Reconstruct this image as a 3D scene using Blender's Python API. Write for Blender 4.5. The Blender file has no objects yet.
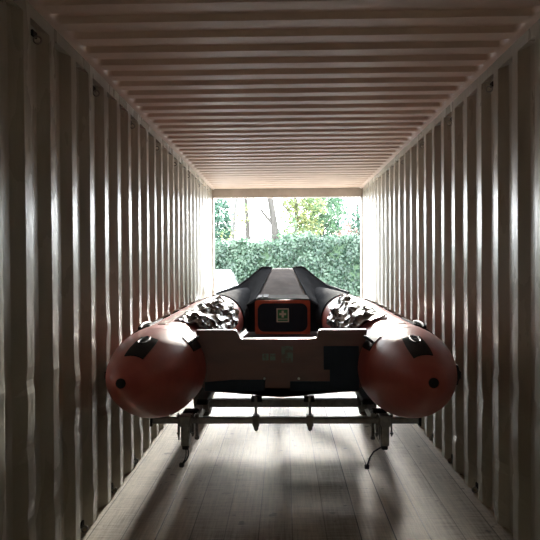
import bpy, math, random
import numpy as np
from mathutils import Vector, noise

R = math.radians
PI = math.pi
random.seed(7)
rng = np.random.default_rng(11)
SC = bpy.context.scene
COL = SC.collection

# ------------------------------------------------------------------ helpers
class MB:
    def __init__(s):
        s.v = []; s.f = []
    def add(s, verts, faces):
        b = len(s.v)
        s.v += [tuple(p) for p in verts]
        s.f += [tuple(i + b for i in f) for f in faces]
        return s
    def box(s, x0, x1, y0, y1, z0, z1, bev=0.0):
        if bev <= 0:
            v = [(x, y, z) for z in (z0, z1) for y in (y0, y1) for x in (x0, x1)]
            return s.add(v, [(0,2,3,1),(4,5,7,6),(0,1,5,4),(2,6,7,3),(0,4,6,2),(1,3,7,5)])
        b = min(bev, (x1-x0)*.45, (y1-y0)*.45, (z1-z0)*.45)
        xs, ys, zs = (x0, x1), (y0, y1), (z0, z1)
        V = []; idx = {}
        for i in (0, 1):
            for j in (0, 1):
                for k in (0, 1):
                    sx, sy, sz = (1 if i == 0 else -1), (1 if j == 0 else -1), (1 if k == 0 else -1)
                    for a in range(3):
                        p = [xs[i] + sx*b, ys[j] + sy*b, zs[k] + sz*b]
                        p[a] = (xs[i], ys[j], zs[k])[a]
                        idx[i, j, k, a] = len(V); V.append(p)
        F = []
        F.append([idx[0,0,0,0], idx[0,0,1,0], idx[0,1,1,0], idx[0,1,0,0]])
        F.append([idx[1,0,0,0], idx[1,1,0,0], idx[1,1,1,0], idx[1,0,1,0]])
        F.append([idx[0,0,0,1], idx[1,0,0,1], idx[1,0,1,1], idx[0,0,1,1]])
        F.append([idx[0,1,0,1], idx[0,1,1,1], idx[1,1,1,1], idx[1,1,0,1]])
        F.append([idx[0,0,0,2], idx[0,1,0,2], idx[1,1,0,2], idx[1,0,0,2]])
        F.append([idx[0,0,1,2], idx[1,0,1,2], idx[1,1,1,2], idx[0,1,1,2]])
        for j in (0, 1):
            for k in (0, 1):
                F.append([idx[0,j,k,1], idx[1,j,k,1], idx[1,j,k,2], idx[0,j,k,2]])
        for i in (0, 1):
            for k in (0, 1):
                F.append([idx[i,0,k,0], idx[i,1,k,0], idx[i,1,k,2], idx[i,0,k,2]])
        for i in (0, 1):
            for j in (0, 1):
                F.append([idx[i,j,0,0], idx[i,j,1,0], idx[i,j,1,1], idx[i,j,0,1]])
        for i in (0, 1):
            for j in (0, 1):
                for k in (0, 1):
                    F.append([idx[i,j,k,0], idx[i,j,k,1], idx[i,j,k,2]])
        return s.add(V, F)
    def tube(s, pts, r, n=10, cap=True):
        pts = [Vector(p) for p in pts]
        rs = r if isinstance(r, (list, tuple)) else [r]*len(pts)
        rings = []; up = None
        for i, p in enumerate(pts):
            t = (pts[min(i+1, len(pts)-1)] - pts[max(i-1, 0)]).normalized()
            if up is None:
                up = Vector((0,0,1)) if abs(t.z) < .9 else Vector((1,0,0))
            a = t.cross(up).normalized(); up = a.cross(t).normalized()
            rings.append([p + (a*math.cos(2*PI*k/n) + up*math.sin(2*PI*k/n))*rs[i] for k in range(n)])
        V = [q for ring in rings for q in ring]; F = []
        for i in range(len(rings)-1):
            for k in range(n):
                k2 = (k+1) % n
                F.append((i*n+k, i*n+k2, (i+1)*n+k2, (i+1)*n+k))
        if cap:
            F.append(tuple(range(n))[::-1]); F.append(tuple((len(rings)-1)*n+k for k in range(n)))
        return s.add(V, F)
    def cyl(s, c, axis, r, h, n=20):
        c = Vector(c); a = Vector(axis).normalized()*h/2
        return s.tube([c-a, c+a], r, n)
    def lathe(s, c, axis, prof, n=32):          # prof: (offset along axis, radius)
        c = Vector(c); a = Vector(axis).normalized()
        u = a.cross(Vector((0,0,1)) if abs(a.z) < .9 else Vector((1,0,0))).normalized(); w = a.cross(u)
        V = []; F = []; m = len(prof)
        for k in range(n):
            th = 2*PI*k/n
            for o, r in prof:
                V.append(c + a*o + (u*math.cos(th) + w*math.sin(th))*r)
        for k in range(n):
            for i in range(m-1):
                F.append((k*m+i, k*m+i+1, ((k+1) % n)*m+i+1, ((k+1) % n)*m+i))
        return s.add(V, F)
    def torus(s, c, axis, R_, r, n=24, m=8, a0=0, a1=2*PI):
        c = Vector(c); a = Vector(axis).normalized()
        u = a.cross(Vector((0,0,1)) if abs(a.z) < .9 else Vector((1,0,0))).normalized(); w = a.cross(u)
        pts = [c + (u*math.cos(a0+(a1-a0)*k/n) + w*math.sin(a0+(a1-a0)*k/n))*R_ for k in range(n+1)]
        return s.tube(pts, r, m)
    def grid(s, fn, nu, nv):                    # fn(i/nu, j/nv)
        V = [fn(i/nu, j/nv) for i in range(nu+1) for j in range(nv+1)]
        F = [(i*(nv+1)+j, (i+1)*(nv+1)+j, (i+1)*(nv+1)+j+1, i*(nv+1)+j+1) for i in range(nu) for j in range(nv)]
        return s.add(V, F)
    def prism_y(s, poly, y0, y1):               # poly of (x,z), extruded along y
        n = len(poly)
        V = [(x, y0, z) for x, z in poly] + [(x, y1, z) for x, z in poly]
        F = [tuple(range(n)), tuple(range(2*n-1, n-1, -1))] + [(i, n+i, n+(i+1) % n, (i+1) % n) for i in range(n)]
        return s.add(V, F)
    def build(s, name, mat, parent=None, loc=None, smooth=False, solid=0.0, recalc=True, bevel=0.0):
        me = bpy.data.meshes.new(name)
        o = bpy.data.objects.new(name, me); COL.objects.link(o)
        base = Vector((0,0,0))
        if parent is not None:
            o.parent = parent
            p = parent
            while p.parent: p = p.parent
            base = Vector(p.location)
        elif loc is not None:
            base = Vector(loc); o.location = base
        me.from_pydata([tuple(Vector(q) - base) for q in s.v], [], s.f)
        if recalc:
            import bmesh
            bm = bmesh.new(); bm.from_mesh(me)
            bmesh.ops.recalc_face_normals(bm, faces=bm.faces); bm.to_mesh(me); bm.free()
        me.materials.append(mat)
        if smooth:
            me.polygons.foreach_set('use_smooth', [True]*len(me.polygons))
            try: me.set_sharp_from_angle(angle=R(40))
            except Exception: pass
        if solid:
            m = o.modifiers.new('thickness', 'SOLIDIFY'); m.thickness = solid; m.offset = 0
        if bevel:
            m = o.modifiers.new('edge', 'BEVEL'); m.width = bevel; m.segments = 2; m.limit_method = 'ANGLE'
        return o

def tag(o, label=None, cat=None, group=None, kind=None):
    if label: o['label'] = label
    if cat: o['category'] = cat
    if group: o['group'] = group
    if kind: o['kind'] = kind
    return o
def thing(name, loc, label, cat, group=None):
    o = bpy.data.objects.new(name, None); COL.objects.link(o); o.location = loc
    o.empty_display_size = .1
    return tag(o, label, cat, group)
def rrect(x0, x1, z0, z1, r, n=5):
    P = []
    for cx, cz, a in ((x1-r, z1-r, 0), (x0+r, z1-r, 90), (x0+r, z0+r, 180), (x1-r, z0+r, 270)):
        for k in range(n+1):
            t = R(a + 90*k/n); P.append((cx + r*math.cos(t), cz + r*math.sin(t)))
    return P

# ------------------------------------------------------------------ materials
def mat(name, col, rough=.6, metal=0.0, col2=None, scale=8.0, stretch=(1,1,1), bump=0.0, bscale=40.0, spec=.5,
        rvar=0.0, lo=.4, hi=.65, coat=0.0):
    m = bpy.data.materials.new(name); m.use_nodes = True
    nt = m.node_tree; b = nt.nodes['Principled BSDF']
    b.inputs['Base Color'].default_value = (*col, 1)
    b.inputs['Roughness'].default_value = rough
    b.inputs['Metallic'].default_value = metal
    b.inputs['Specular IOR Level'].default_value = spec
    b.inputs['Coat Weight'].default_value = coat
    tc = nt.nodes.new('ShaderNodeTexCoord'); mp = nt.nodes.new('ShaderNodeMapping')
    mp.inputs['Scale'].default_value = stretch
    nt.links.new(tc.outputs['Object'], mp.inputs['Vector'])
    if col2 is not None or rvar:
        n = nt.nodes.new('ShaderNodeTexNoise'); n.inputs['Scale'].default_value = scale
        n.inputs['Detail'].default_value = 5
        nt.links.new(mp.outputs['Vector'], n.inputs['Vector'])
        if col2 is not None:
            r = nt.nodes.new('ShaderNodeValToRGB')
            r.color_ramp.elements[0].position = lo; r.color_ramp.elements[0].color = (*col, 1)
            r.color_ramp.elements[1].position = hi; r.color_ramp.elements[1].color = (*col2, 1)
            nt.links.new(n.outputs['Fac'], r.inputs['Fac']); nt.links.new(r.outputs['Color'], b.inputs['Base Color'])
        if rvar:
            mr = nt.nodes.new('ShaderNodeMapRange')
            mr.inputs['From Min'].default_value = .3; mr.inputs['From Max'].default_value = .7
            mr.inputs['To Min'].default_value = rough - rvar; mr.inputs['To Max'].default_value = rough + rvar
            nt.links.new(n.outputs['Fac'], mr.inputs['Value']); nt.links.new(mr.outputs['Result'], b.inputs['Roughness'])
    if bump:
        n2 = nt.nodes.new('ShaderNodeTexNoise'); n2.inputs['Scale'].default_value = bscale; n2.inputs['Detail'].default_value = 4
        bp = nt.nodes.new('ShaderNodeBump'); bp.inputs['Strength'].default_value = bump; bp.inputs['Distance'].default_value = .01
        nt.links.new(mp.outputs['Vector'], n2.inputs['Vector'])
        nt.links.new(n2.outputs['Fac'], bp.inputs['Height']); nt.links.new(bp.outputs['Normal'], b.inputs['Normal'])
    return m

M = {}
M['wall'] = mat('painted_corrugated_steel', (.45,.435,.37), .29, spec=.85, col2=(.35,.335,.28), scale=3.5, stretch=(1,1,.35), bump=.22, bscale=26, rvar=.08)
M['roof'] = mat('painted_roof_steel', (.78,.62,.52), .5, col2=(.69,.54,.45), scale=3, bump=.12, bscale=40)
M['header'] = mat('painted_header_steel', (.46,.41,.37), .5, col2=(.38,.33,.29), scale=5, bump=.1)
M['tube'] = mat('red_boat_fabric', (.52,.125,.105), .40, col2=(.44,.10,.085), scale=7, bump=.06, bscale=30, spec=.5)
M['black'] = mat('black_rubber', (.016,.017,.019), .65, spec=.25, col2=(.024,.024,.026), scale=20, bump=.1, bscale=60)
M['cover'] = mat('black_coated_fabric', (.017,.02,.028),   .9, spec=.03, col2=(.026,.03,.04), scale=6, bump=.18, bscale=22)
M['sheet'] = mat('glossy_black_sheet', (.03,.03,.033), .26, spec=1.0, col2=(.035,.034,.034), scale=9, bump=.25, bscale=26)
M['grey'] = mat('grey_deck_fabric', (.085,.07,.07), .75, spec=.12, col2=(.11,.09,.088), scale=9, bump=.12, bscale=30)
M['greyband'] = mat('grey_band_fabric', (.10,.10,.098), .7, spec=.15, col2=(.12,.118,.112), scale=12, bump=.1)
M['orange'] = mat('orange_frame_plastic', (.62,.10,.045), .45, col2=(.5,.08,.04), scale=10, bump=.05)
M['navy'] = mat('navy_plastic', (.014,.026,.045), .5, spec=.25, col2=(.020,.034,.055), scale=5, bump=.04, bscale=9)
M['transom'] = mat('varnished_brown_board', (.16,.062,.052), .35, col2=(.12,.048,.045), scale=4, stretch=(1,1,3), bump=.05, bscale=20)
M['hull'] = mat('dark_hull_resin', (.02,.032,.045), .28, col2=(.028,.04,.052), scale=4, bump=.04)
M['steel'] = mat('galvanised_steel', (.24,.25,.24), .5, .35, col2=(.34,.34,.32), scale=26, bump=.08, bscale=60)
M['bolt'] = mat('zinc_bolt_steel', (.3,.3,.29), .35, .9, col2=(.2,.2,.2), scale=40, bump=.05)
M['tyre'] = mat('tyre_rubber', (.02,.02,.02), .75, col2=(.032,.03,.028), scale=25, bump=.2)
M['whiteplug'] = mat('white_plastic', (.75,.74,.72), .4, col2=(.68,.67,.65), scale=30, bump=.03)
M['green'] = mat('green_sign_print', (.035,.22,.10), .45, col2=(.045,.26,.12), scale=20, bump=.02)
M['pale'] = mat('pale_sign_print', (.72,.68,.6), .45, col2=(.66,.62,.55), scale=20, bump=.02)
M['greenpale'] = mat('mottled_green_patch', (.12,.17,.13), .4, col2=(.12,.075,.06), scale=30, lo=.45, hi=.6, bump=.02)
M['rope'] = mat('pale_rope', (.55,.46,.38), .6, col2=(.35,.28,.22), scale=60, bump=.4, bscale=160)
M['strip'] = mat('worn_tan_strip', (.42,.25,.18), .42, col2=(.25,.12,.09), scale=30, bump=.2, bscale=60)
M['ground'] = mat('asphalt', (.10,.10,.10), .8, col2=(.15,.145,.14), scale=6, bump=.3, bscale=80)
M['bark'] = mat('grey_bark', (.045,.042,.038), .9, spec=.2, col2=(.028,.026,.024), scale=9, stretch=(1,1,.3), bump=.5, bscale=20)
M['birch'] = mat('pale_birch_bark', (.075,.075,.072), .85, spec=.2, col2=(.04,.04,.038), scale=9, stretch=(.4,.4,1.6), bump=.3, bscale=20)
M['carpaint'] = mat('white_car_paint', (.6,.6,.6), .25, col2=(.56,.56,.56), scale=3, coat=.6, bump=.0)
M['carglass'] = mat('car_window_glass', (.42,.45,.46), .04, spec=1.0, col2=(.44,.47,.48), scale=2, coat=1.0)
M['lamp'] = mat('lamp_lens', (.8,.8,.78), .1, col2=(.7,.7,.7), scale=10)
M['redlens'] = mat('red_lens', (.45,.03,.02), .2, col2=(.35,.03,.02), scale=10)

def leafmat(name, a, b, scale=1.2):
    m = bpy.data.materials.new(name); m.use_nodes = True
    nt = m.node_tree; nt.nodes.clear()
    out = nt.nodes.new('ShaderNodeOutputMaterial'); mix = nt.nodes.new('ShaderNodeMixShader')
    p = nt.nodes.new('ShaderNodeBsdfPrincipled'); p.inputs['Roughness'].default_value = .45
    t = nt.nodes.new('ShaderNodeBsdfTranslucent')
    g = nt.nodes.new('ShaderNodeTexCoord'); n = nt.nodes.new('ShaderNodeTexNoise'); n.inputs['Scale'].default_value = scale
    n.inputs['Detail'].default_value = 6
    geo = nt.nodes.new('ShaderNodeNewGeometry')
    ad = nt.nodes.new('ShaderNodeMath'); ad.operation = 'MULTIPLY_ADD'; ad.inputs[1].default_value = .45; 
    nt.links.new(geo.outputs['Random Per Island'], ad.inputs[0]); 
    sb = nt.nodes.new('ShaderNodeMath'); sb.operation = 'SUBTRACT'; sb.inputs[1].default_value = .22
    nt.links.new(g.outputs['Object'], n.inputs['Vector']); nt.links.new(n.outputs['Fac'], sb.inputs[0])
    nt.links.new(sb.outputs[0], ad.inputs[2])
    r = nt.nodes.new('ShaderNodeValToRGB')
    r.color_ramp.elements[0].position = .3; r.color_ramp.elements[0].color = (*a, 1)
    r.color_ramp.elements[1].position = .7; r.color_ramp.elements[1].color = (*b, 1)
    nt.links.new(ad.outputs[0], r.inputs['Fac'])
    nt.links.new(r.outputs['Color'], p.inputs['Base Color']); nt.links.new(r.outputs['Color'], t.inputs['Color'])
    mix.inputs[0].default_value = .45
    nt.links.new(p.outputs[0], mix.inputs[1]); nt.links.new(t.outputs[0], mix.inputs[2])
    nt.links.new(mix.outputs[0], out.inputs['Surface'])
    return m
M['hedge'] = leafmat('hedge_leaves', (.02,.048,.033), (.062,.108,.070))
M['hedgecore'] = mat('hedge_inner_twigs', (.03,.06,.03), .9, col2=(.045,.08,.04), scale=12, bump=.3)
M['yellowgreen'] = leafmat('yellow_green_leaves', (.055,.10,.04), (.17,.18,.065), .9)
M['midgreen'] = leafmat('mid_green_leaves', (.03,.075,.04), (.075,.135,.07), .9)
M['conifer'] = leafmat('conifer_needles', (.02,.06,.04), (.05,.11,.075), .9)
M['russet'] = leafmat('russet_leaves', (.10,.05,.045), (.17,.11,.09), .9)

def floor_mat():
    m = bpy.data.materials.new('worn_plank_floor'); m.use_nodes = True
    nt = m.node_tree; N = nt.nodes; L = nt.links; b = N['Principled BSDF']
    tc = N.new('ShaderNodeTexCoord')
    sep = N.new('ShaderNodeSeparateXYZ'); L.new(tc.outputs['Object'], sep.inputs[0])
    def noise_(scale, stretch, detail=5, rough=.6):
        mp = N.new('ShaderNodeMapping'); mp.inputs['Scale'].default_value = stretch
        L.new(tc.outputs['Object'], mp.inputs['Vector'])
        n = N.new('ShaderNodeTexNoise'); n.inputs['Scale'].default_value = scale; n.inputs['Detail'].default_value = detail
        n.inputs['Roughness'].default_value = rough
        L.new(mp.outputs['Vector'], n.inputs['Vector']); return n.outputs['Fac']
    def math_(op, a, bb=None, c=None):
        n = N.new('ShaderNodeMath'); n.operation = op
        for i, x in enumerate((a, bb, c)):
            if x is None: continue
            if isinstance(x, (int, float)): n.inputs[i].default_value = x
            else: L.new(x, n.inputs[i])
        return n.outputs[0]
    grain = noise_(26, (2.4, .10, 1), 6, .7)
    cross = noise_(22, (.22, 2.6, 1), 5, .7)
    blot = noise_(1.6, (1.4, .7, 1), 5)
    spots = noise_(9, (1, 1, 1), 2)
    # plank index along x, joints every 0.185 m
    w = .187
    px = math_('DIVIDE', math_('SUBTRACT', sep.outputs['X'], .038), w)
    fr = math_('FRACT', px)
    dist = math_('ABSOLUTE', math_('SUBTRACT', fr, .5))          # .5 at joints
    joint = math_('GREATER_THAN', dist, .5 - .0034/w)
    wn = N.new('ShaderNodeTexWhiteNoise'); wn.noise_dimensions = '1D'
    L.new(math_('FLOOR', px), wn.inputs['W'])
    # only some joints are open
    wn2 = N.new('ShaderNodeTexWhiteNoise'); wn2.noise_dimensions = '1D'
    L.new(math_('ADD', math_('ROUND', px), 40.3), wn2.inputs['W'])
    jopen = math_('MULTIPLY', joint, math_('MULTIPLY_ADD', wn2.outputs['Value'], .5, .5))
    v = math_('MULTIPLY_ADD', grain, .62, math_('MULTIPLY_ADD', cross, .62, math_('MULTIPLY', wn.outputs['Value'], .16)))
    v = math_('ADD', math_('MULTIPLY_ADD', blot, .35, v), -.22)
    r = N.new('ShaderNodeValToRGB')
    e = r.color_ramp.elements
    e[0].position = .38; e[0].color = (.11,.092,.062,1)
    e[1].position = .9; e[1].color = (.66,.58,.45,1)
    k = e.new(.62); k.color = (.38,.325,.24,1)
    L.new(v, r.inputs['Fac'])
    sp = N.new('ShaderNodeMapRange'); sp.inputs['From Min'].default_value = .66; sp.inputs['From Max'].default_value = .72
    L.new(spots, sp.inputs['Value'])
    dark = math_('MAXIMUM', math_('MULTIPLY', sp.outputs['Result'], .7), jopen)
    mx = N.new('ShaderNodeMix'); mx.data_type = 'RGBA'
    L.new(dark, mx.inputs['Factor']); L.new(r.outputs['Color'], mx.inputs['A']); mx.inputs['B'].default_value = (.02,.018,.015,1)
    L.new(mx.outputs['Result'], b.inputs['Base Color'])
    rr = N.new('ShaderNodeMapRange'); rr.inputs['To Min'].default_value = .42; rr.inputs['To Max'].default_value = .62
    L.new(blot, rr.inputs['Value']); L.new(rr.outputs['Result'], b.inputs['Roughness'])
    bp = N.new('ShaderNodeBump'); bp.inputs['Strength'].default_value = .35; bp.inputs['Distance'].default_value = .006
    h = math_('SUBTRACT', math_('MULTIPLY_ADD', cross, .5, grain), math_('MULTIPLY', jopen, 2.0))
    L.new(h, bp.inputs['Height']); L.new(bp.outputs['Normal'], b.inputs['Normal'])
    return m
M['floor'] = floor_mat()

# ------------------------------------------------------------------ the shipping container
CX = .054; HW = 1.165; Y0 = -2.7; Y1 = 9.2; ZC = 2.65; ZR = 2.59
PITCH = .283; DEP = .036
def structure(o, label=None):
    o['kind'] = 'structure'
    if label: o['label'] = label
    return o

def rib_profile(phase):
    """(y, recess 0..1) points; flat rib (recess 0) centred on phase + k*PITCH"""
    P = []
    k0 = math.floor((Y0 - phase)/PITCH) - 1
    y = phase + k0*PITCH
    while y < Y1 + PITCH:
        for dy, r in ((-.037, .03), (-.033, 0), (.033, 0), (.037, .03), (.099, .97), (.103, 1), (.175, 1), (.179, .97)):
            P.append((y+dy, r))
        y += PITCH
    return [p for p in P if Y0 < p[0] < Y1 - .05]
def wall(side, phase, name):
    xin = CX + side*HW
    prof = [(Y0, 0)] + rib_profile(phase) + [(Y1-.05, 0)]
    nz = 90
    V = []; F = []
    for (y, r) in prof:
        rib = round((y - phase)/PITCH)
        rr = random.Random(rib*13 + (5 if side > 0 else 0))
        dz = [(rr.uniform(.1, 1.15), rr.uniform(-.014, .02), rr.uniform(.022, .07)) for _ in range(5)]
        for j in range(nz+1):
            z = -.02 + (ZR+.02)*j/nz
            d = sum(a*math.exp(-((z-c)/w)**2) for c, a, w in dz)*(1 if r < .5 else .25)
            dy = .6*d if r < .5 else 0
            d += .0025*noise.noise(Vector((y*2, z*1.7, side*3)))
            fade = min(1, max(0, (2.5-z)/.3)); d *= fade; dy *= fade
            V.append((xin + side*(r*DEP + d*.7), y + dy, z))
    for i in range(len(prof)-1):
        for j in range(nz):
            F.append((i*(nz+1)+j, (i+1)*(nz+1)+j, (i+1)*(nz+1)+j+1, i*(nz+1)+j+1))
    o = MB().add(V, F).build(name, M['wall'], recalc=True, solid=.003)
    return structure(o)
PL, PR = 2.55, 2.854
wall(-1, PL, 'wall_left'); wall(1, PR, 'wall_right')

# back wall behind the photographer
V = []; x = CX-HW-.05; seg = []
while x < CX+HW+.05:
    for dx, r in ((0, 0), (.07, 0), (.12, 1), (.19, 1), (.24, 0)): seg.append((x+dx, r))
    x += .25
mb = MB()
mb.grid(lambda u, v: (seg[round(u*(len(seg)-1))][0], Y0 - .03*seg[round(u*(len(seg)-1))][1], -.02 + (ZC+.02)*v), len(seg)-1, 2)
structure(mb.build('wall_back', M['wall'], solid=.003))

# corrugated roof: channels pressed across, ending short of the side rails
RP = .2
def roof_h(x, y):
    k = ((y - 2.69)/RP) % 1.0
    if k < .12: f = k/.12
    elif k < .46: f = 1
    elif k < .58: f = 1-(k-.46)/.12
    else: f = 0
    ed = HW - .035 - abs(x - CX)
    g = min(1, max(0, ed/.035)); g = g*g*(3-2*g)
    # bowed down slightly and irregular
    return ZC + .026*f*g + .0025*noise.noise(Vector((x*1.3, y*2.1, 4.0)))
xs = [CX-HW-.04, CX-HW+.02] + [CX-HW+.035+.035*i/5 for i in range(6)]
xs += list(np.linspace(CX-HW+.16, CX+HW-.16, 24))
xs += sorted([CX+HW-.035-.035*i/5 for i in range(6)]) + [CX+HW-.02, CX+HW+.04]
ys = []
y = 2.69 - math.ceil((2.69-Y0)/RP)*RP
while y < Y1:
    ys += [y, y+.012, y+.024, y+.092, y+.104, y+.116, y+.158]
    y += RP
ys = [Y0] + [q for q in ys if Y0 < q < Y1-.05] + [Y1-.05]
V = [(x, y, roof_h(x, y)) for x in xs for y in ys]
n = len(ys)
F = [(i*n+j, (i+1)*n+j, (i+1)*n+j+1, i*n+j+1) for i in range(len(xs)-1) for j in range(n-1)]
structure(MB().add(V, F).build('ceiling', M['roof'], solid=.003, smooth=True))

# floor
structure(MB().box(CX-HW-.04, CX+HW+.04, Y0, Y1, -.03, 0).build('floor', M['floor']))
# rails, posts and header
structure(MB().box(CX-HW-.05, CX-HW+.001, Y0, Y1, ZR, ZC+.02).build('trim_1', M['wall']))
structure(MB().box(CX+HW-.001, CX+HW+.05, Y0, Y1, ZR, ZC+.02).build('trim_2', M['wall']))
structure(MB().box(CX-HW-.05, CX-HW+.022, Y1-.06, Y1+.08, -.03, ZC, .006).build('trim_3', M['header']))
structure(MB().box(CX+HW-.022, CX+HW+.05, Y1-.06, Y1+.08, -.03, ZC, .006).build('trim_4', M['header']))
structure(MB().box(CX-HW+.022, CX+HW-.022, Y1-.06, Y1+.06, 2.515, ZC+.03, .006).build('trim_5', M['header']))

# lashing rings on every third recess
def lashing_ring(side, y, z, top):
    x = CX + side*(HW+DEP)
    pos = 'top rail' if top else 'floor'
    return x, y, z
def make_ring(side, y, z, label, group):
    x = CX + side*(HW + DEP - .002)
    t = thing('lashing_ring', (x, y, z), label, 'lashing ring', group)
    MB().box(min(x, x-side*.012), max(x, x-side*.012), y-.024, y+.024, z-.004, z+.026, .003).build('bracket', M['black'], t)
    MB().torus((x-side*.022, y, z-.016), (side*.25, 1, 0), .017, .0045, 18, 8).build('ring', M['steel'], t, smooth=True)
    return t
ordn = ['nearest', 'second', 'third', 'fourth', 'fifth', 'sixth', 'seventh']
for side, ph, off in ((-1, PL, 0), (1, PR, 2)):
    wn_ = 'left' if side < 0 else 'right'
    for k in range(7):
        rec = ph + PITCH*(.5 + off + 3*k)
        if rec > Y1-.25: continue
        lab = f'small dark lashing ring under the top rail, {ordn[k]} along the {wn_} wall'
        make_ring(side, rec, ZR-.045, lab, 'lashing rings under the top rails')
    for k in range(3):
        rec = ph + PITCH*(2.5 + off*.5 + 2.0*k)
        lab = f'small lashing ring low on the {wn_} wall, {ordn[k]} one from the front'
        make_ring(side, rec, .035, lab, 'lashing rings along the floor edges')

# ------------------------------------------------------------------ the boat
BX = -.02
KEYS = [  # y, half spacing, z, radius
    (2.96, .787, .895, .030), (3.05, .787, .889, .092), (3.20, .787, .874, .160), (3.40, .786, .85, .228), (3.60, .785, .828, .272),
    (3.85, .784, .814, .287), (4.4, .784, .816, .287), (5.0, .778, .83, .284), (5.6, .755, .855, .28), (6.2, .73, .865, .275),
    (6.8, .665, .88, .265), (7.3, .56, .91, .255), (7.7, .42, .945, .24), (7.93, .28, .975, .232), (8.04, .13, .995, .226), (8.07, 0, 1.0, .225)]
def key(t):
    n = len(KEYS)-1
    t = min(max(t, 0), n - 1e-6); i = int(t); f = t - i
    p0, p1, p2, p3 = KEYS[max(i-1, 0)], KEYS[i], KEYS[i+1], KEYS[min(i+2, n)]
    if i == n-1: p3 = (KEYS[n-1][0], -KEYS[n-1][1], KEYS[n-1][2], KEYS[n-1][3])
    out = []
    for a, b, c, d in zip(p0, p1, p2, p3):
        out.append(.5*((2*b) + (-a+c)*f + (2*a-5*b+4*c-d)*f*f + (-a+3*b-3*c+d)*f**3))
    return out
NT = len(KEYS)-1
def centre(side, t):
    y, h, z, r = key(t)
    return Vector((BX + side*h - max(0, 3.6-y)*.035, y, z)), r
def tp(side, t, th, off=0.0):
    c, r = centre(side, t)
    e = .02
    a, _ = centre(side, max(t-e, 0)); b, _ = centre(side, min(t+e, NT-1e-4))
    T = (b-a).normalized()
    O = Vector((T.y, -T.x, 0))*side
    if t > NT-.05: O = Vector((0, 1, 0))
    O.normalize()
    U = O.cross(T).normalized()
    if U.z < 0: U = -U
    th = R(th)
    return c + (O*math.cos(th) + U*math.sin(th))*(max(r, .001)+off)
def t_of_y(y):
    lo, hi = 0.0, float(NT)
    for _ in range(40):
        m = (lo+hi)/2
        if key(m)[0] < y: lo = m
        else: hi = m
    return lo
def patch(side, y0, y1, a0, a1, off, nu=8, nv=8, skew=0.0, round_=0.0):
    """a raised pad lying on the tube: top surface plus edges going down to the tube"""
    mb = MB()
    t0, t1 = t_of_y(y0), t_of_y(y1)
    def fn(u, v):
        edge = (u < 1e-6 or u > 1-1e-6 or v < 1e-6 or v > 1-1e-6)
        return tp(side, t0 + (t1-t0)*u, a0 + (a1-a0)*v + skew*(u-.5), -.003 if edge else off)
    us = [0, 0] + [i/nu for i in range(nu+1)] + [1, 1]
    vs = [0, 0] + [i/nv for i in range(nv+1)] + [1, 1]
    def g(i, j):
        u, v = us[i], vs[j]
        edge = i == 0 or j == 0 or i == len(us)-1 or j == len(vs)-1
        return tp(side, t0 + (t1-t0)*u, a0 + (a1-a0)*v + skew*(u-.5), -.003 if edge else off)
    nI, nJ = len(us), len(vs)
    V = [g(i, j) for i in range(nI) for j in range(nJ)]
    F = [(i*nJ+j, (i+1)*nJ+j, (i+1)*nJ+j+1, i*nJ+j+1) for i in range(nI-1) for j in range(nJ-1)]
    return mb.add(V, F)

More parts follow.
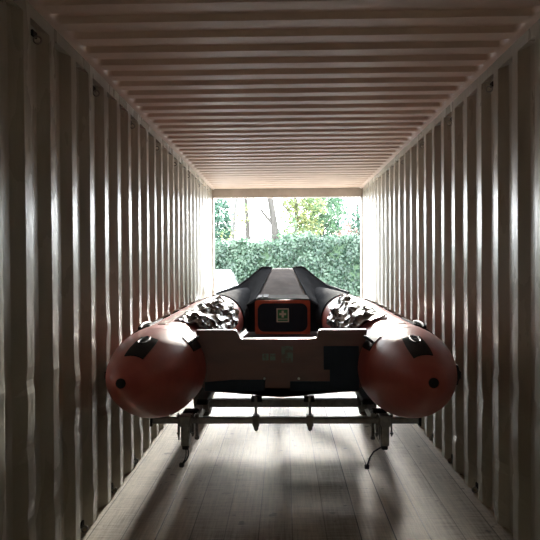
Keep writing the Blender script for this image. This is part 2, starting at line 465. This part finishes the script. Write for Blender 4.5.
boat = thing('inflatable_boat', (BX, 5.3, .60), 'red and black rigid inflatable boat with two cone-ended side tubes, resting on the trailer', 'boat')
for side in (-1, 1):
    mb = MB(); nu, nv = 150, 48
    V = []; F = []
    for i in range(nu+1):
        t = NT*i/nu
        for j in range(nv):
            V.append(tp(side, t, 360*j/nv))
    for i in range(nu):
        for j in range(nv):
            F.append((i*nv+j, (i+1)*nv+j, (i+1)*nv+(j+1) % nv, i*nv+(j+1) % nv))
    F.append(tuple(range(nv)))
    tube = mb.add(V, F).build('inflatable_tube', M['tube'], boat, smooth=True)
    # black end cap at the cone tip
    c, r = centre(side, 0.0)
    MB().lathe(c + Vector((0, .012, 0)), (0, -1, 0), [(-.005, .026), (.014, .026), (.021, .02), (.025, .012), (.026, .0)], 20).build('end_cap', M['black'], tube, smooth=True)
    # seam bands round the tube
    for ys_ in (3.62, 5.1):
        mbs = MB(); t0 = t_of_y(ys_); t1 = t_of_y(ys_+.035)
        mbs.grid(lambda u, v: tp(side, t0+(t1-t0)*u, 360*v, .002), 3, 48)
        mbs.build('seam_band', M['tube'], tube, smooth=True)
    # rubbing strake on the outside
    mb = MB(); t0, t1 = t_of_y(3.55), NT
    V = []; prof = [(-13, -.002), (-12, .014), (-5, .018), (-4, .026), (4, .026), (5, .018), (12, .014), (13, -.002)]
    nu = 70
    for i in range(nu+1):
        for a, o in prof: V.append(tp(side, t0+(t1-t0)*i/nu, a-2, o))
    k = len(prof)
    F = [(i*k+j, (i+1)*k+j, (i+1)*k+j+1, i*k+j+1) for i in range(nu) for j in range(k-1)] + [tuple(range(k))]
    mb.add(V, F).build('rubbing_strake', M['black'], boat, smooth=False)
    # tan wear strip along the top with a lifeline rope
    patch(side, 3.86, 6.9, 84, 94, .004, 40, 3).build('wear_strip', M['strip'], boat)
    ts, te = t_of_y(4.0), t_of_y(6.9); pts = []
    nl = 8
    for i in range(nl*10+1):
        u = i/(nl*10); sag = abs(math.sin(PI*u*nl))
        pts.append(tp(side, ts+(te-ts)*u, 62 - 12*sag, .014 + .003*sag))
    MB().tube(pts, .0075, 8).build('lifeline', M['rope'], boat, smooth=True)
    for i in range(nl+1):
        y = key(ts+(te-ts)*i/nl)[0]
        patch(side, y-.035, y+.035, 56, 68, .008, 3, 3).build('rope_patch', M['black'], boat)
    # black parallelogram patch with a loop handle on the cone shoulder
    def cone_patch(u, v, off):
        # lower edge sits nearer the tip and further outward
        yy = 3.37 - .25*v
        return tp(side, t_of_y(yy), 86 - 11*v + (26 + 21*v)*u, off)
    def cp(u, v):
        e = u <= 0 or u >= 1 or v <= 0 or v >= 1
        return cone_patch(min(max(u, 0), 1), min(max(v, 0), 1), -.002 if e else .006)
    us = [0, .001] + [i/8 for i in range(1, 8)] + [.999, 1]
    V = [cp(u, v) for u in us for v in us]; k = len(us)
    F = [(i*k+j, (i+1)*k+j, (i+1)*k+j+1, i*k+j+1) for i in range(k-1) for j in range(k-1)]
    pat = MB().add(V, F).build('handle_patch', M['black'], boat)
    pts = []
    for i in range(13):
        a = i/12
        base = cone_patch(.5 + .17*math.cos(PI*2*a), .42 + .34*math.sin(PI*2*a), .012 + .03*(1-abs(2*((a+.25) % 1)-1)))
        pts.append(base)
    MB().tube(pts, .0055, 8).build('ring', M['black'], pat, smooth=True)
    # thick black carrying handle up on the outer shoulder
    hb = patch(side, 3.85, 4.28, 42, 74, .012, 8, 6)
    hp = hb.build('shoulder_pad', M['black'], boat)
    pts = [tp(side, t_of_y(3.90 + .33*u), 58, .012 + .018*math.sin(PI*u)**.6) for u in [i/12 for i in range(13)]]
    MB().tube(pts, .013, 10).build('carry_handle', M['black'], hp, smooth=True)
    # inner handle by the transom
    ip = patch(side, 3.62, 3.86, 128, 152, .005, 6, 5).build('inner_patch', M['black'], boat)
    pts = [tp(side, t_of_y(3.65 + .18*u), 140, .008 + .04*math.sin(PI*u)**.7) for u in [i/12 for i in range(13)]]
    MB().tube(pts, .009, 10).build('grab_handle', M['black'], ip, smooth=True)

# transom board with a lowered outboard notch
YT = 3.86
zt, zn = 1.062, 1.003
top = [(-.56, zt), (-.305, zt), (-.295, zt-.006), (-.272, zn+.006), (-.258, zn), (.178+.02, zn), (.212+.02, zn+.006), (.234+.01, zt-.006), (.254+.01, zt), (.56, zt)]
poly = [(BX+x, z) for x, z in top] + [(BX+.53, .70), (BX+.50, .655), (BX+.25, .645), (BX+.12, .625), (BX, .618), (BX-.12, .625), (BX-.25, .645), (BX-.50, .655), (BX-.53, .70)]
tr = MB().prism_y(poly[::-1], YT, YT+.045).build('transom', M['transom'], boat, bevel=.004)
MB().prism_y([(x, z) for x, z in [(BX+.275, .955), (BX+.505, .955), (BX+.505, .66), (BX+.055, .66), (BX+.055, .725), (BX+.315, .725), (BX+.315, .80), (BX+.275, .80)]][::-1], YT-.008, YT+.002).build('side_pad', M['navy'], tr, bevel=.003)
MB().prism_y([(BX-.505, .66), (BX-.505, .72), (BX-.33, .735), (BX-.11, .735), (BX-.11, .66)], YT-.008, YT+.002).build('side_pad', M['navy'], tr, bevel=.003)  # flare veil over the left side is put into this pad's smaller shape
for xx in (-.112, .112):
    MB().lathe((BX+xx, YT-.001, .742), (0, -1, 0), [(0, .008), (.006, .008), (.008, .004), (.008, 0)], 14).build('drain_plug', M['whiteplug'], tr)
# mottled green patches on the transom board
MB().box(BX-.125, BX-.085, YT-.003, YT+.001, .862, .905).build('green_patch', M['greenpale'], tr)
MB().box(BX-.075, BX-.04, YT-.003, YT+.001, .862, .905).build('green_patch', M['greenpale'], tr)
MB().box(BX+.0, BX+.075, YT-.003, YT+.001, .845, .955).build('green_patch', M['greenpale'], tr)

# hull, lofted from the transom to the stem
hs = [(3.86, .50, .66, .625), (4.6, .50, .66, .622), (5.4, .49, .655, .618), (6.2, .46, .652, .618), (6.9, .40, .655, .622), (7.3, .31, .74, .70), (7.7, .2, .85, .81), (7.95, .08, .97, .95)]
V = []; 
for y, w, zc, zk in hs:
    zt_ = zc+.022
    for x, z in ((-w-.02, zt_), (-w-.01, zc+.012), (-w*.97, zc), (-w*.5, (zc+zk)/2-.003), (-.02, zk), (.02, zk), (w*.5, (zc+zk)/2-.003), (w*.97, zc), (w+.01, zc+.012), (w+.02, zt_)):
        V.append((BX+x, y, z))
k = 10; F = []
for i in range(len(hs)-1):
    for j in range(k): F.append((i*k+j, (i+1)*k+j, (i+1)*k+(j+1) % k, i*k+(j+1) % k))
F += [tuple(range(k)), tuple((len(hs)-1)*k+j for j in range(k))]
MB().add(V, F).build('hull', M['hull'], boat, smooth=True)

# bow locker: dark bulkhead, orange frame, navy hatch, first aid sign
YB = 6.85
YT2 = 8.0
lk = MB().prism_y([(BX-.42, .70), (BX+.42, .70), (BX+.47, .97), (BX+.42, 1.0), (BX+.36, 1.035), (BX+.308, 1.072), (BX-.308, 1.072), (BX-.36, 1.035), (BX-.42, 1.0), (BX-.47, .97)], YB, YB+.05).build('bulkhead', M['cover'], boat, bevel=.006)
OX = BX-.0
outer = rrect(OX-.32, OX+.32, .668, 1.07, .03); inner = rrect(OX-.29, OX+.29, .70, 1.032, .08)
n = len(outer)
V = [(x, YB-.018, z) for x, z in outer] + [(x, YB-.018, z) for x, z in inner] + [(x, YB+.002, z) for x, z in outer] + [(x, YB+.002, z) for x, z in inner]
F = []
for i in range(n):
    j = (i+1) % n
    F += [(i, j, n+j, n+i), (i, 2*n+i, 2*n+j, j), (n+i, n+j, 3*n+j, 3*n+i)]
fr = MB().add(V, F).build('hatch_frame', M['orange'], boat)
MB().prism_y(rrect(OX-.289, OX+.289, .701, 1.031, .079)[::-1], YB-.010, YB+.003).build('hatch', M['navy'], boat)
# first aid sign
sx, sz = OX+.002, .893
sg = MB().box(sx-.072, sx+.072, YB-.015, YB-.009, sz-.08, sz+.08).build('first_aid_sign', M['pale'], boat)
MB().box(sx-.058, sx+.058, YB-.017, YB-.014, sz-.040, sz+.067).build('sign_field', M['green'], sg)
cz = sz+.014
MB().add([(sx+a, YB-.0185, cz+b) for a, b in ((-.013,-.04),(.013,-.04),(.013,-.013),(.04,-.013),(.04,.013),(.013,.013),(.013,.04),(-.013,.04),(-.013,.013),(-.04,.013),(-.04,-.013),(-.013,-.013))], [tuple(range(12))]).build('cross', M['pale'], sg, solid=.002)
MB().box(sx-.058, sx+.058, YB-.017, YB-.014, sz-.066, sz-.048).build('sign_strip', M['green'], sg)

# foredeck: grey panel climbing and narrowing to the bow
def fd(u, v):
    hw = .312 + (.14-.312)*v
    y = YB - .02 + (YT2-YB)*v; z = 1.078 + (1.428-1.078)*v**1.05
    return (OX + hw*(2*u-1), y, z + .006*noise.noise(Vector((u*3, v*4, 0))) - .008*abs(2*u-1)**2)
MB().grid(fd, 10, 24).build('foredeck', M['grey'], boat, smooth=True, solid=.008)
def band(u, v):
    p = fd(u, .0 + .115*v); return (p[0], p[1], p[2]+.010)
MB().grid(band, 8, 2).build('deck_band', M['greyband'], boat, solid=.006)
for a in (.03, .14):
    mbq = MB(); mbq.grid(lambda u, v: tuple(Vector(fd(a + .085*u, .012+.09*v)) + Vector((0, 0, .019))), 2, 2)
    mbq.build('vent', M['navy'], boat, solid=.008)
# black covering of the bow: from the foredeck edges out over the tubes
C0 = [(.310, 6.83, 1.082), (.36, 6.83, 1.045), (.42, 6.80, 1.01), (.46, 6.75, .99), (.49, 6.6, .985), (.52, 6.4, .99), (.56, 6.2, 1.01)]
C1 = [(.138, 8.0, 1.432), (.27, 7.98, 1.440), (.36, 7.9, 1.372), (.47, 7.8, 1.282), (.58, 7.62, 1.208), (.70, 7.3, 1.168), (.79, 7.0, 1.142)]
def poly_at(C, u):
    n = len(C)-1; u = min(max(u*n, 0), n-1e-6); i = int(u); f = u-i
    p0, p1, p2, p3 = C[max(i-1, 0)], C[i], C[i+1], C[min(i+2, n)]
    return Vector([.5*((2*b) + (-a+c)*f + (2*a-5*b+4*c-d)*f*f + (-a+3*b-3*c+d)*f**3) for a, b, c, d in zip(p0, p1, p2, p3)])
for side in (-1, 1):
    def cov(u, v):
        a, b = poly_at(C0, u), poly_at(C1, u)
        if v <= .8:
            w = v/.8
            p = a.lerp(b, w); p.z -= .05*math.sin(PI*w)*min(1, u*4)
            p.z += .012*noise.noise(Vector((u*5, v*5, side*2)))*math.sin(PI*w)
        else:
            w = (v-.8)/.2
            p = b + Vector((.05*w, .06*w, -.20*w))
        p.x = OX + side*p.x
        return tuple(p)
    cv = MB().grid(cov, 36, 24).build('bow_cover', M['cover'], boat, smooth=True, solid=.004)
    MB().tube([Vector(cov(i/40, .8)) + Vector((0, 0, .004)) for i in range(41)], .009, 8).build('sheen_bead', M['black'], cv, smooth=True)  # rounded bead added along the cover edge to catch the sheen
    t0 = t_of_y(6.5)
    def bow_layer(u, v):
        return tuple(tp(side, t0 + (NT-t0)*u, 20 + 190*v, .008 + .004*noise.noise(Vector((u*9, v*6, side*2)))))
    MB().grid(bow_layer, 54, 30).build('bow_black_layer', M['cover'], boat, smooth=True, solid=.003)  # colours the inner side and top of the bow tube black

# crumpled glossy sheets lying inside along each tube
for side, nm in ((-1, 'left'), (1, 'right')):
    t0, t1 = t_of_y(4.15 if side < 0 else 4.25), t_of_y(6.02)
    sd = 3.1 if side < 0 else 8.7
    def crump(u, v):
        a = 96 + 78*v + 7*noise.noise(Vector((u*5, sd, 0)))
        q = Vector((u*7.5, v*3.4, sd))
        rid = 1-abs(noise.noise(q*.9))*2.3
        n2 = abs(noise.noise(q*1.9 + Vector((5, 1, 2))))
        off = .018 + .042*max(rid, 0)**2*min(1, v*4)*min(1, (1-v)*4+.2) + .03*n2 - .012
        return tp(side, t0 + (t1-t0)*u, a, max(off, .008))
    o = MB().grid(crump, 110, 44).build('crumpled_sheet', M['sheet'], None, loc=tp(side, t0, 150), smooth=False, solid=.003)
    tag(o, f'crumpled glossy black sheet lying inside the boat along its {nm} tube', 'sheet', 'crumpled sheets inside the boat')

# ------------------------------------------------------------------ the trailer
tl = thing('boat_trailer', (0, 5.3, 0), 'galvanised steel boat trailer under the boat with two small wheels', 'trailer')
TX = 0.0
def beam(mb, x0, x1, y0, y1, z0, z1): return mb.box(x0, x1, y0, y1, z0, z1, .004)
rear = beam(MB(), -.863, .863, 3.78, 3.82, .466, .504).build('rear_bar', M['steel'], tl)
beam(MB(), -.64, .65, 4.38, 4.44, .425, .482).build('crossbeam', M['steel'], tl)
beam(MB(), -.64, .65, 6.2, 6.26, .425, .482).build('crossbeam', M['steel'], tl)
for s in (-1, 1):
    beam(MB(), TX+s*.62-.03, TX+s*.62+.03, 3.80, 6.7, .40, .462).build('side_rail', M['steel'], tl)
    a = Vector((TX+s*.62, 6.66, .431)); b = Vector((TX+s*.05, 8.0, .431))
    MB().tube([a, b], .03, 8).build('draw_rail', M['steel'], tl)
    # padded bunk under the tube, on two short posts
    bk = MB().box(TX+s*.565-.04, TX+s*.565+.04, 4.0, 6.1, .535, .575, .008).build('bunk', M['black'], tl)
    for yy in (4.2, 5.8):
        MB().box(TX+s*.565-.018, TX+s*.565+.018, yy-.018, yy+.018, .46, .54).build('bunk_post', M['steel'], bk)
    # wheel
    wx = TX + s*.80
    wh = MB().lathe((wx, 5.8, .252), (1, 0, 0), [(-.062, .15), (-.07, .17), (-.074, .205), (-.066, .236), (-.045, .249), (0, .252), (.045, .249), (.066, .236), (.074, .205), (.07, .17), (.062, .15)], 40).build('wheel', M['tyre'], tl, smooth=True)
    MB().lathe((wx, 5.8, .252), (1, 0, 0), [(-.062, .152), (-.055, .135), (-.02, .12), (-.015, .05), (-.04, .035), (-.045, 0)], 28).lathe((wx, 5.8, .252), (1, 0, 0), [(.062, .152), (.055, .135), (.02, .12), (.015, .05), (.04, .035), (.045, 0)], 28).build('rim', M['steel'], wh, smooth=True)
    MB().box(TX+s*.60-.02, TX+s*.60+.02, 5.74, 5.86, .30, .41, .004).build('axle_bracket', M['steel'], tl)
    # clamp post with bolts hanging below the rear bar
    cxp = -.644 if s < 0 else .638
    pst = MB().box(cxp-.036, cxp+.036, 3.755, 3.845, .452, .52, .004).box(cxp-.026, cxp+.028, 3.765, 3.835, .325, .47, .006).box(cxp-.04, cxp-.033, 3.75, 3.78, .37, .455, .002).build('clamp_post', M['steel'], tl)
    MB().box(cxp-.020, cxp+.020, 3.775, 3.825, .298, .33, .006).build('post_foot', M['black'], pst)
    for dx in (-.047, .047):
        MB().cyl((cxp+dx, 3.80, .455), (0, 0, 1), .006, .15, 8).cyl((cxp+dx, 3.80, .515), (0, 0, 1), .012, .012, 6).cyl((cxp+dx, 3.80, .40), (0, 0, 1), .012, .012, 6).build('bolt', M['bolt'], pst)
    sgn = 1 if s < 0 else -1
    x2 = cxp + sgn*.075
    MB().cyl((x2, 3.79, .445), (0, 0, 1), .010, .13, 10).cyl((x2, 3.79, .375), (0, 0, 1), .016, .02, 6).cyl((x2, 3.79, .52), (0, 0, 1), .016, .02, 6).build('bolt', M['bolt'], pst)
    # bracket behind, on the crossbeam
    x3 = -.575 if s < 0 else .565
    MB().box(x3-.018, x3+.018, 4.35, 4.40, .40, .50, .003).box(x3-.035, x3+.035, 4.34, 4.36, .485, .53, .003).build('strap_bracket', M['steel'], tl)
    MB().cyl((x3, 4.335, .44), (0, 1, 0), .012, .03, 8).build('bracket_bolt', M['bolt'], tl)
    # strap ratchet between bar and tube
    MB().box(cxp+sgn*.01-.05, cxp+sgn*.01+.05, 3.90, 4.0, .455, .515, .01).build('strap_ratchet', M['black'], tl)
    # end plate of the rear bar
    xe = -.863 if s < 0 else .863
    MB().box(xe-.008, xe+.008, 3.77, 3.83, .45, .52, .003).build('bar_end', M['black'], rear)
    # dangling cable
    if s < 0:
        P = [(cxp+.01, 3.80, .31), (cxp+.018, 3.79, .285), (cxp+.02, 3.78, .26), (cxp+.008, 3.775, .235), (cxp-.01, 3.77, .215), (cxp-.022, 3.77, .205)]
        P2 = [(cxp+.0, 3.80, .31), (cxp+.004, 3.79, .28), (cxp+.004, 3.78, .255), (cxp-.006, 3.775, .23), (cxp-.022, 3.77, .208)]
        cb = MB().tube(P, .0045, 8).tube(P2, .004, 8)
    else:
        P = [(cxp+.005, 3.80, .31), (cxp-.03, 3.79, .308), (cxp-.07, 3.785, .285), (cxp-.095, 3.78, .25), (cxp-.108, 3.775, .215), (cxp-.115, 3.77, .195)]
        cb = MB().tube(P, .0055, 8)
    cbo = cb.build('dangling_cable', M['black'], tl, smooth=True)
    e = Vector(P[-1])
    MB().box(e.x-.016, e.x+.014, e.y-.012, e.y+.012, e.z-.016, e.z+.012, .005).build('plug', M['black'], cbo)
MB().cyl((TX, 5.8, .30), (1, 0, 0), .025, 1.66, 12).build('axle', M['steel'], tl)
for xu in (-.187, .161):
    MB().cyl((xu, 3.80, .525), (0, 0, 1), .009, .22, 10).box(xu-.022, xu+.022, 3.77, 3.83, .452, .520, .003).box(xu-.016, xu+.016, 3.784, 3.816, .425, .455, .004).build('u_bolt', M['steel'], tl)
    MB().cyl((xu, 3.905, .60), (1, 0, 0), .022, .07, 14).build('keel_roller', M['black'], tl, smooth=True)
    MB().box(xu-.008, xu+.008, 3.80, 3.92, .565, .58).build('roller_arm', M['steel'], tl)
MB().box(TX-.03, TX+.03, 6.3, 8.7, .40, .46, .004).build('drawbar', M['steel'], tl)
jw = MB().cyl((TX-.07, 8.55, .36), (0, 0, 1), .02, .5, 12).build('jockey_post', M['steel'], tl)
MB().lathe((TX-.07, 8.55, .075), (1, 0, 0), [(-.025, 0), (-.025, .06), (-.015, .075), (.015, .075), (.025, .06), (.025, 0)], 24).build('jockey_wheel', M['tyre'], jw, smooth=True)
MB().box(TX-.03, TX+.03, 8.36, 8.42, .40, .95, .004).build('winch_post', M['steel'], tl)

# ------------------------------------------------------------------ outside
structure(MB().box(-40, 40, Y1-.0, 80, -.35, -.15).build('ground', M['ground']))

def quads_mesh(name, pos, nrm, size, material, parent=None, loc=None, aspect=.6):
    n = len(pos)
    a = np.cross(nrm, rng.normal(size=(n, 3))); a /= np.linalg.norm(a, axis=1)[:, None]
    b = np.cross(nrm, a); b /= np.linalg.norm(b, axis=1)[:, None]
    s = size[:, None]
    q = np.stack([pos - a*s, pos - b*s*aspect + nrm*s*.12, pos + a*s, pos + b*s*aspect + nrm*s*.12], 1).reshape(-1, 3)
    base = np.array(loc if loc is not None else (0, 0, 0))
    if parent is not None: base = np.array(parent.location)
    q = q - base
    me = bpy.data.meshes.new(name)
    me.vertices.add(4*n); me.vertices.foreach_set('co', q.ravel())
    me.loops.add(4*n); me.loops.foreach_set('vertex_index', np.arange(4*n))
    me.polygons.add(n); me.polygons.foreach_set('loop_start', np.arange(0, 4*n, 4)); me.polygons.foreach_set('loop_total', np.full(n, 4))
    me.update(); me.validate()
    me.materials.append(material)
    o = bpy.data.objects.new(name, me); COL.objects.link(o)
    if parent is not None: o.parent = parent
    elif loc is not None: o.location = loc
    return o
def unit(v): return v/np.linalg.norm(v, axis=1)[:, None]

# hedge
HY = 21.0
hd = thing('evergreen_hedge', (0, HY+.6, -.15), 'long dense green hedge across the yard beyond the container mouth', 'hedge')
n = 42000
X = rng.uniform(-7.5, 7.5, n)
def htop(x): return 2.30 + .10*np.sin(x*1.3+.6) + .07*np.sin(x*3.1) + .05*np.sin(x*7.7+1) + .10*np.clip((x-.5)/2, 0, 1)
Zt = htop(X)
face = rng.random(n) < .82
zz = np.where(face, -.15 + (Zt+.15)*rng.random(n), Zt + rng.normal(0, .07, n))
yy = np.where(face, HY - .02 + .10*np.sin(X*2.3+zz*2.1)+.09*np.sin(X*5.1-zz*4.3) + rng.normal(0, .09, n), HY + 1.2*rng.random(n))
nr = unit(np.stack([rng.normal(0, .6, n), np.where(face, -1, 0)+rng.normal(0, .5, n), np.where(face, .3, 1)+rng.normal(0, .5, n)], 1))
quads_mesh('hedge_leaves', np.stack([X, yy, zz], 1), nr, rng.uniform(.035, .08, n), M['hedge'], hd)
mb = MB(); mb.grid(lambda u, v: (-7.5+15*u, HY+.12 + .07*math.sin(u*40+v*5), -.15 + (float(htop(-7.5+15*u))+.08)*v), 60, 8)
mb.grid(lambda u, v: (-7.5+15*u, HY+.12+1.0*v, float(htop(-7.5+15*u))-.07), 60, 2)
mb.grid(lambda u, v: (-7.5+15*u, HY+1.12, -.15 + (float(htop(-7.5+15*u))+.08)*v), 60, 2)
mb.build('inner_twigs', M['hedgecore'], hd)

def blob_leaves(centres, per, spread, size):
    P = []; 
    for (x, y, z), r in centres:
        m = int(per*(r/.6)**2)
        d = unit(rng.normal(size=(m, 3))); rad = r*(.55 + .5*rng.random((m, 1)))
        P.append(np.array((x, y, z)) + d*rad*np.array((1, 1, .85)))
    P = np.concatenate(P); n = len(P)
    return P, unit(rng.normal(size=(n, 3)) + np.array((0, -.5, .4))), rng.uniform(size*.6, size*1.3, n)

def at(u, v, y):
    return ((u-284)/590*y, y, 1.5-(v-263)/590*y)
def tree(name, label, u, y, top_v, trunk_r, bark, leafm, blobs, per=260, size=.07, lean=0.0, cat='tree', branches=5):
    x = (u-284)/590*y
    root = thing(name, (x, y, -.15), label, cat, 'trees beyond the hedge')
    H = 1.5-(top_v-263)/590*y
    rr = random.Random(int(u*7))
    pts = [(x + lean*(k/10)**1.3 + .04*math.sin(k*1.1+u), y + .03*math.sin(k+u), -.15+(H+.15)*k/10) for k in range(11)]
    mb = MB().tube(pts, [trunk_r*(1.15-.7*k/10) for k in range(11)], 10)
    for i in range(branches):
        k = rr.uniform(4.5, 9.5); a = rr.uniform(-.5, .5) + (PI if i % 2 else 0)
        p = Vector(pts[int(k)]); L_ = rr.uniform(.7, 1.8)*(1.2-k/12)
        q = p + Vector((math.cos(a)*L_*.45, math.sin(a)*L_*.4, L_*.45)); r_ = q + Vector((math.cos(a)*L_*.4, math.sin(a)*L_*.3, L_*.55))
        mb.tube([p, q, r_], [trunk_r*.38, trunk_r*.25, trunk_r*.08], 6)
        s_ = q + Vector((-math.cos(a)*.15, .1, .6*L_)); mb.tube([q, s_], [trunk_r*.2, trunk_r*.05], 5)
    mb.build('trunk', bark, root, smooth=True)
    if blobs:
        C = [(at(bu, bv, y + dy), rad) for bu, bv, dy, rad in blobs]
        P, Nn, S = blob_leaves(C, per, 0, size)
        quads_mesh('leaves', P, Nn, S, leafm, root)
    return root
G = 30
tree('birch_tree', 'slender pale-barked tree leaning left of the two dark trunks, sparse leaves', 231, 25, 165, .085, M['birch'], M['yellowgreen'],
     [(240, 213, 0, .5), (246, 222, .3, .35), (238, 228, 0, .4), (230, 190, .2, .6), (250, 205, .4, .4), (228, 234, 0, .45)], 75, .07, lean=.35, branches=7)
tree('conifer_tree', 'dark green conifer at the far left edge of the opening', 218, 28, 196, .10, M['bark'], M['conifer'],
     [(216, 238, 0, .9), (219, 225, 0, .85), (221, 212, 0, .75), (218, 202, 0, .6), (225, 232, .2, .5)], 280, .09, branches=0)
tree('bare_tree', 'thin dark bare trunk standing left of the thickest trunk', 248, 26, 150, .125, M['bark'], None, [], lean=-.1, branches=6)
tree('bare_tree', 'thickest bare grey trunk between the white sky gaps', 279, 25, 150, .20, M['bark'], M['midgreen'],
     [(284, 232, .2, .35), (288, 222, 0, .45), (276, 238, 0, .35)], 120, .07, lean=-.55, branches=5)
tree('leafy_tree', 'yellow-green leafy tree above the middle of the hedge', 296, 27, 168, .12, M['bark'], M['yellowgreen'],
     [(298, 232, 0, .75), (292, 215, .2, .7), (305, 212, 0, .7), (299, 196, .2, .9), (310, 228, .3, .7), (289, 238, 0, .5), (316, 205, 0, .6), (288, 200, .5, .4)], 260, .075, branches=4)
tree('leafy_tree', 'mid green leafy tree right of the yellow-green one', 322, 29, 168, .14, M['bark'], M['midgreen'],
     [(322, 232, 0, .9), (314, 220, .2, .8), (328, 212, 0, .9), (322, 198, 0, .9), (308, 238, .4, .8), (334, 236, .3, .6), (312, 202, 0, .6)], 280, .08, branches=4)
tree('conifer_tree', 'dark rounded conifer beside the white gap at upper right', 338, 32, 188, .10, M['bark'], M['conifer'],
     [(334, 230, 0, .6), (338, 218, 0, .75), (337, 206, 0, .65), (333, 197, 0, .5), (326, 224, 0, .6)], 330, .075, branches=0)
tree('conifer_tree', 'green conifer at the far right edge of the opening', 358, 28, 204, .10, M['bark'], M['conifer'],
     [(358, 236, 0, .7), (358, 224, 0, .6), (359, 214, 0, .45), (362, 228, .3, .7)], 230, .08, branches=0)
tree('russet_shrub', 'reddish brown shrub above the right end of the hedge', 345, 23.5, 240, .04, M['bark'], M['russet'],
     [(344, 236, 0, .33), (351, 234, 0, .3), (338, 238, 0, .28), (348, 228, 0, .22)], 420, .05, cat='shrub', branches=3)

# white car parked outside at the left
car = thing('parked_car', (-2.05, 14.6, -.15), 'white car parked outside, its corner showing at the left of the opening', 'car')
def car_sec(y, w, zb, zt_):
    return [(w*.96, zb), (w, zb+.12), (w, zt_-.12), (w*.95, zt_-.02), (w*.85, zt_)]
CXc = -2.05
body = [(12.75, .66, .12, .62), (12.8, .80, .05, .72), (13.3, .86, .03, .82), (14.1, .875, .03, .86), (16.0, .875, .03, .88), (16.7, .85, .05, .86), (16.9, .72, .12, .75)]
def loft(secs, fn):
    V = []; k = None
    for s in secs:
        half = fn(*s); P = [(CXc+x, s[0], z) for x, z in half] + [(CXc-x, s[0], z) for x, z in half[::-1]]
        k = len(P); V += P
    F = []
    for i in range(len(secs)-1):
        for j in range(k): F.append((i*k+j, (i+1)*k+j, (i+1)*k+(j+1) % k, i*k+(j+1) % k))
    F += [tuple(range(k)), tuple((len(secs)-1)*k+j for j in range(k))]
    return MB().add(V, F)
loft(body, car_sec).build('body', M['carpaint'], car, smooth=True)
def cab_sec(y, wb, wt, zt_):
    return [(wb, .82), (wb*.99, .86), (wt, zt_-.07), (wt*.93, zt_-.015), (wt*.78, zt_)]
cab = [(13.28, .80, .74, .92), (13.6, .82, .72, 1.13), (13.95, .83, .69, 1.30), (14.3, .83, .68, 1.345), (15.6, .83, .68, 1.34), (16.1, .81, .68, 1.26), (16.6, .78, .72, .98)]
loft(cab, cab_sec).build('cabin', M['carpaint'], car, smooth=True)
MB().add([(CXc-.62, 13.36, 1.005), (CXc+.62, 13.36, 1.005), (CXc+.56, 13.86, 1.29), (CXc-.56, 13.86, 1.29)], [(0, 1, 2, 3)]).build('windscreen', M['carglass'], car, solid=.01)
for s in (-1, 1):
    x0, x1 = CXc+s*.825, CXc+s*.712
    MB().add([(x0, 13.9, .90), (x0, 14.85, .90), (x1, 14.85, 1.27), (x1, 14.15, 1.27)], [(0, 1, 2, 3)]).add([(x0, 14.93, .90), (x0, 15.9, .90), (x1, 15.6, 1.27), (x1, 14.93, 1.27)], [(0, 1, 2, 3)]).build('side_window', M['carglass'], car, solid=.01)
    for yy_ in (13.55, 16.05):
        MB().lathe((CXc+s*.80, yy_, .16), (1, 0, 0), [(-.09, 0), (-.09, .24), (-.06, .30), (.06, .30), (.09, .24), (.09, 0)], 28).build('wheel', M['tyre'], car, smooth=True)
    MB().box(CXc+s*.62-.13, CXc+s*.62+.13, 12.74, 12.80, .48, .60, .02).build('headlamp', M['lamp'], car)
    MB().box(CXc+s*.97-.08, CXc+s*.97+.08, 14.0, 14.08, .88, 1.0, .02).build('wing_mirror', M['carpaint'], car)

# ------------------------------------------------------------------ light
SUN_EL, SUN_AZ = 9.7, 2.5
su = bpy.data.lights.new('sun', 'SUN'); su.energy = 5.8; su.angle = R(6.0); su.color = (1, .95, .86)
so = bpy.data.objects.new('sun', su); COL.objects.link(so)
d = Vector((math.sin(R(SUN_AZ))*math.cos(R(SUN_EL)), math.cos(R(SUN_AZ))*math.cos(R(SUN_EL)), math.sin(R(SUN_EL))))
so.rotation_euler = d.to_track_quat('Z', 'Y').to_euler(); so.location = d*30
W = bpy.data.worlds.new('hazy_sky'); SC.world = W; W.use_nodes = True
bg = W.node_tree.nodes['Background']; bg.inputs[0].default_value = (.93, .97, 1.0, 1); bg.inputs[1].default_value = 5.0
# sampling portal over the container mouth: gives off nothing itself
pl = bpy.data.lights.new('mouth_portal', 'AREA'); pl.shape = 'RECTANGLE'; pl.size = 2.3; pl.size_y = 2.52
pl.cycles.is_portal = True
po = bpy.data.objects.new('mouth_portal', pl); COL.objects.link(po); po.location = (CX, Y1+.05, 1.26); po.rotation_euler = (R(-90), 0, 0)

# ------------------------------------------------------------------ camera
cam = bpy.data.cameras.new('camera'); co = bpy.data.objects.new('camera', cam); COL.objects.link(co)
cam.sensor_width = 36; cam.lens = 36*590/540
co.location = (0, 0, 1.5)
from mathutils import Matrix
co.rotation_euler = (Matrix.Rotation(math.atan(14/590), 3, 'Z') @ Matrix.Rotation(R(90) - math.atan(7/590), 3, 'X') @ Matrix.Rotation(-.0065, 3, 'Z')).to_euler()
SC.camera = co
SC.cycles.use_denoising = True
SC.cycles.max_bounces = 14; SC.cycles.diffuse_bounces = 12; SC.cycles.glossy_bounces = 4
SC.view_settings.view_transform = 'Standard'; SC.view_settings.look = 'None'
SC.view_settings.gamma = 1; SC.view_settings.use_curve_mapping = False
SC.view_settings.exposure = 2.2
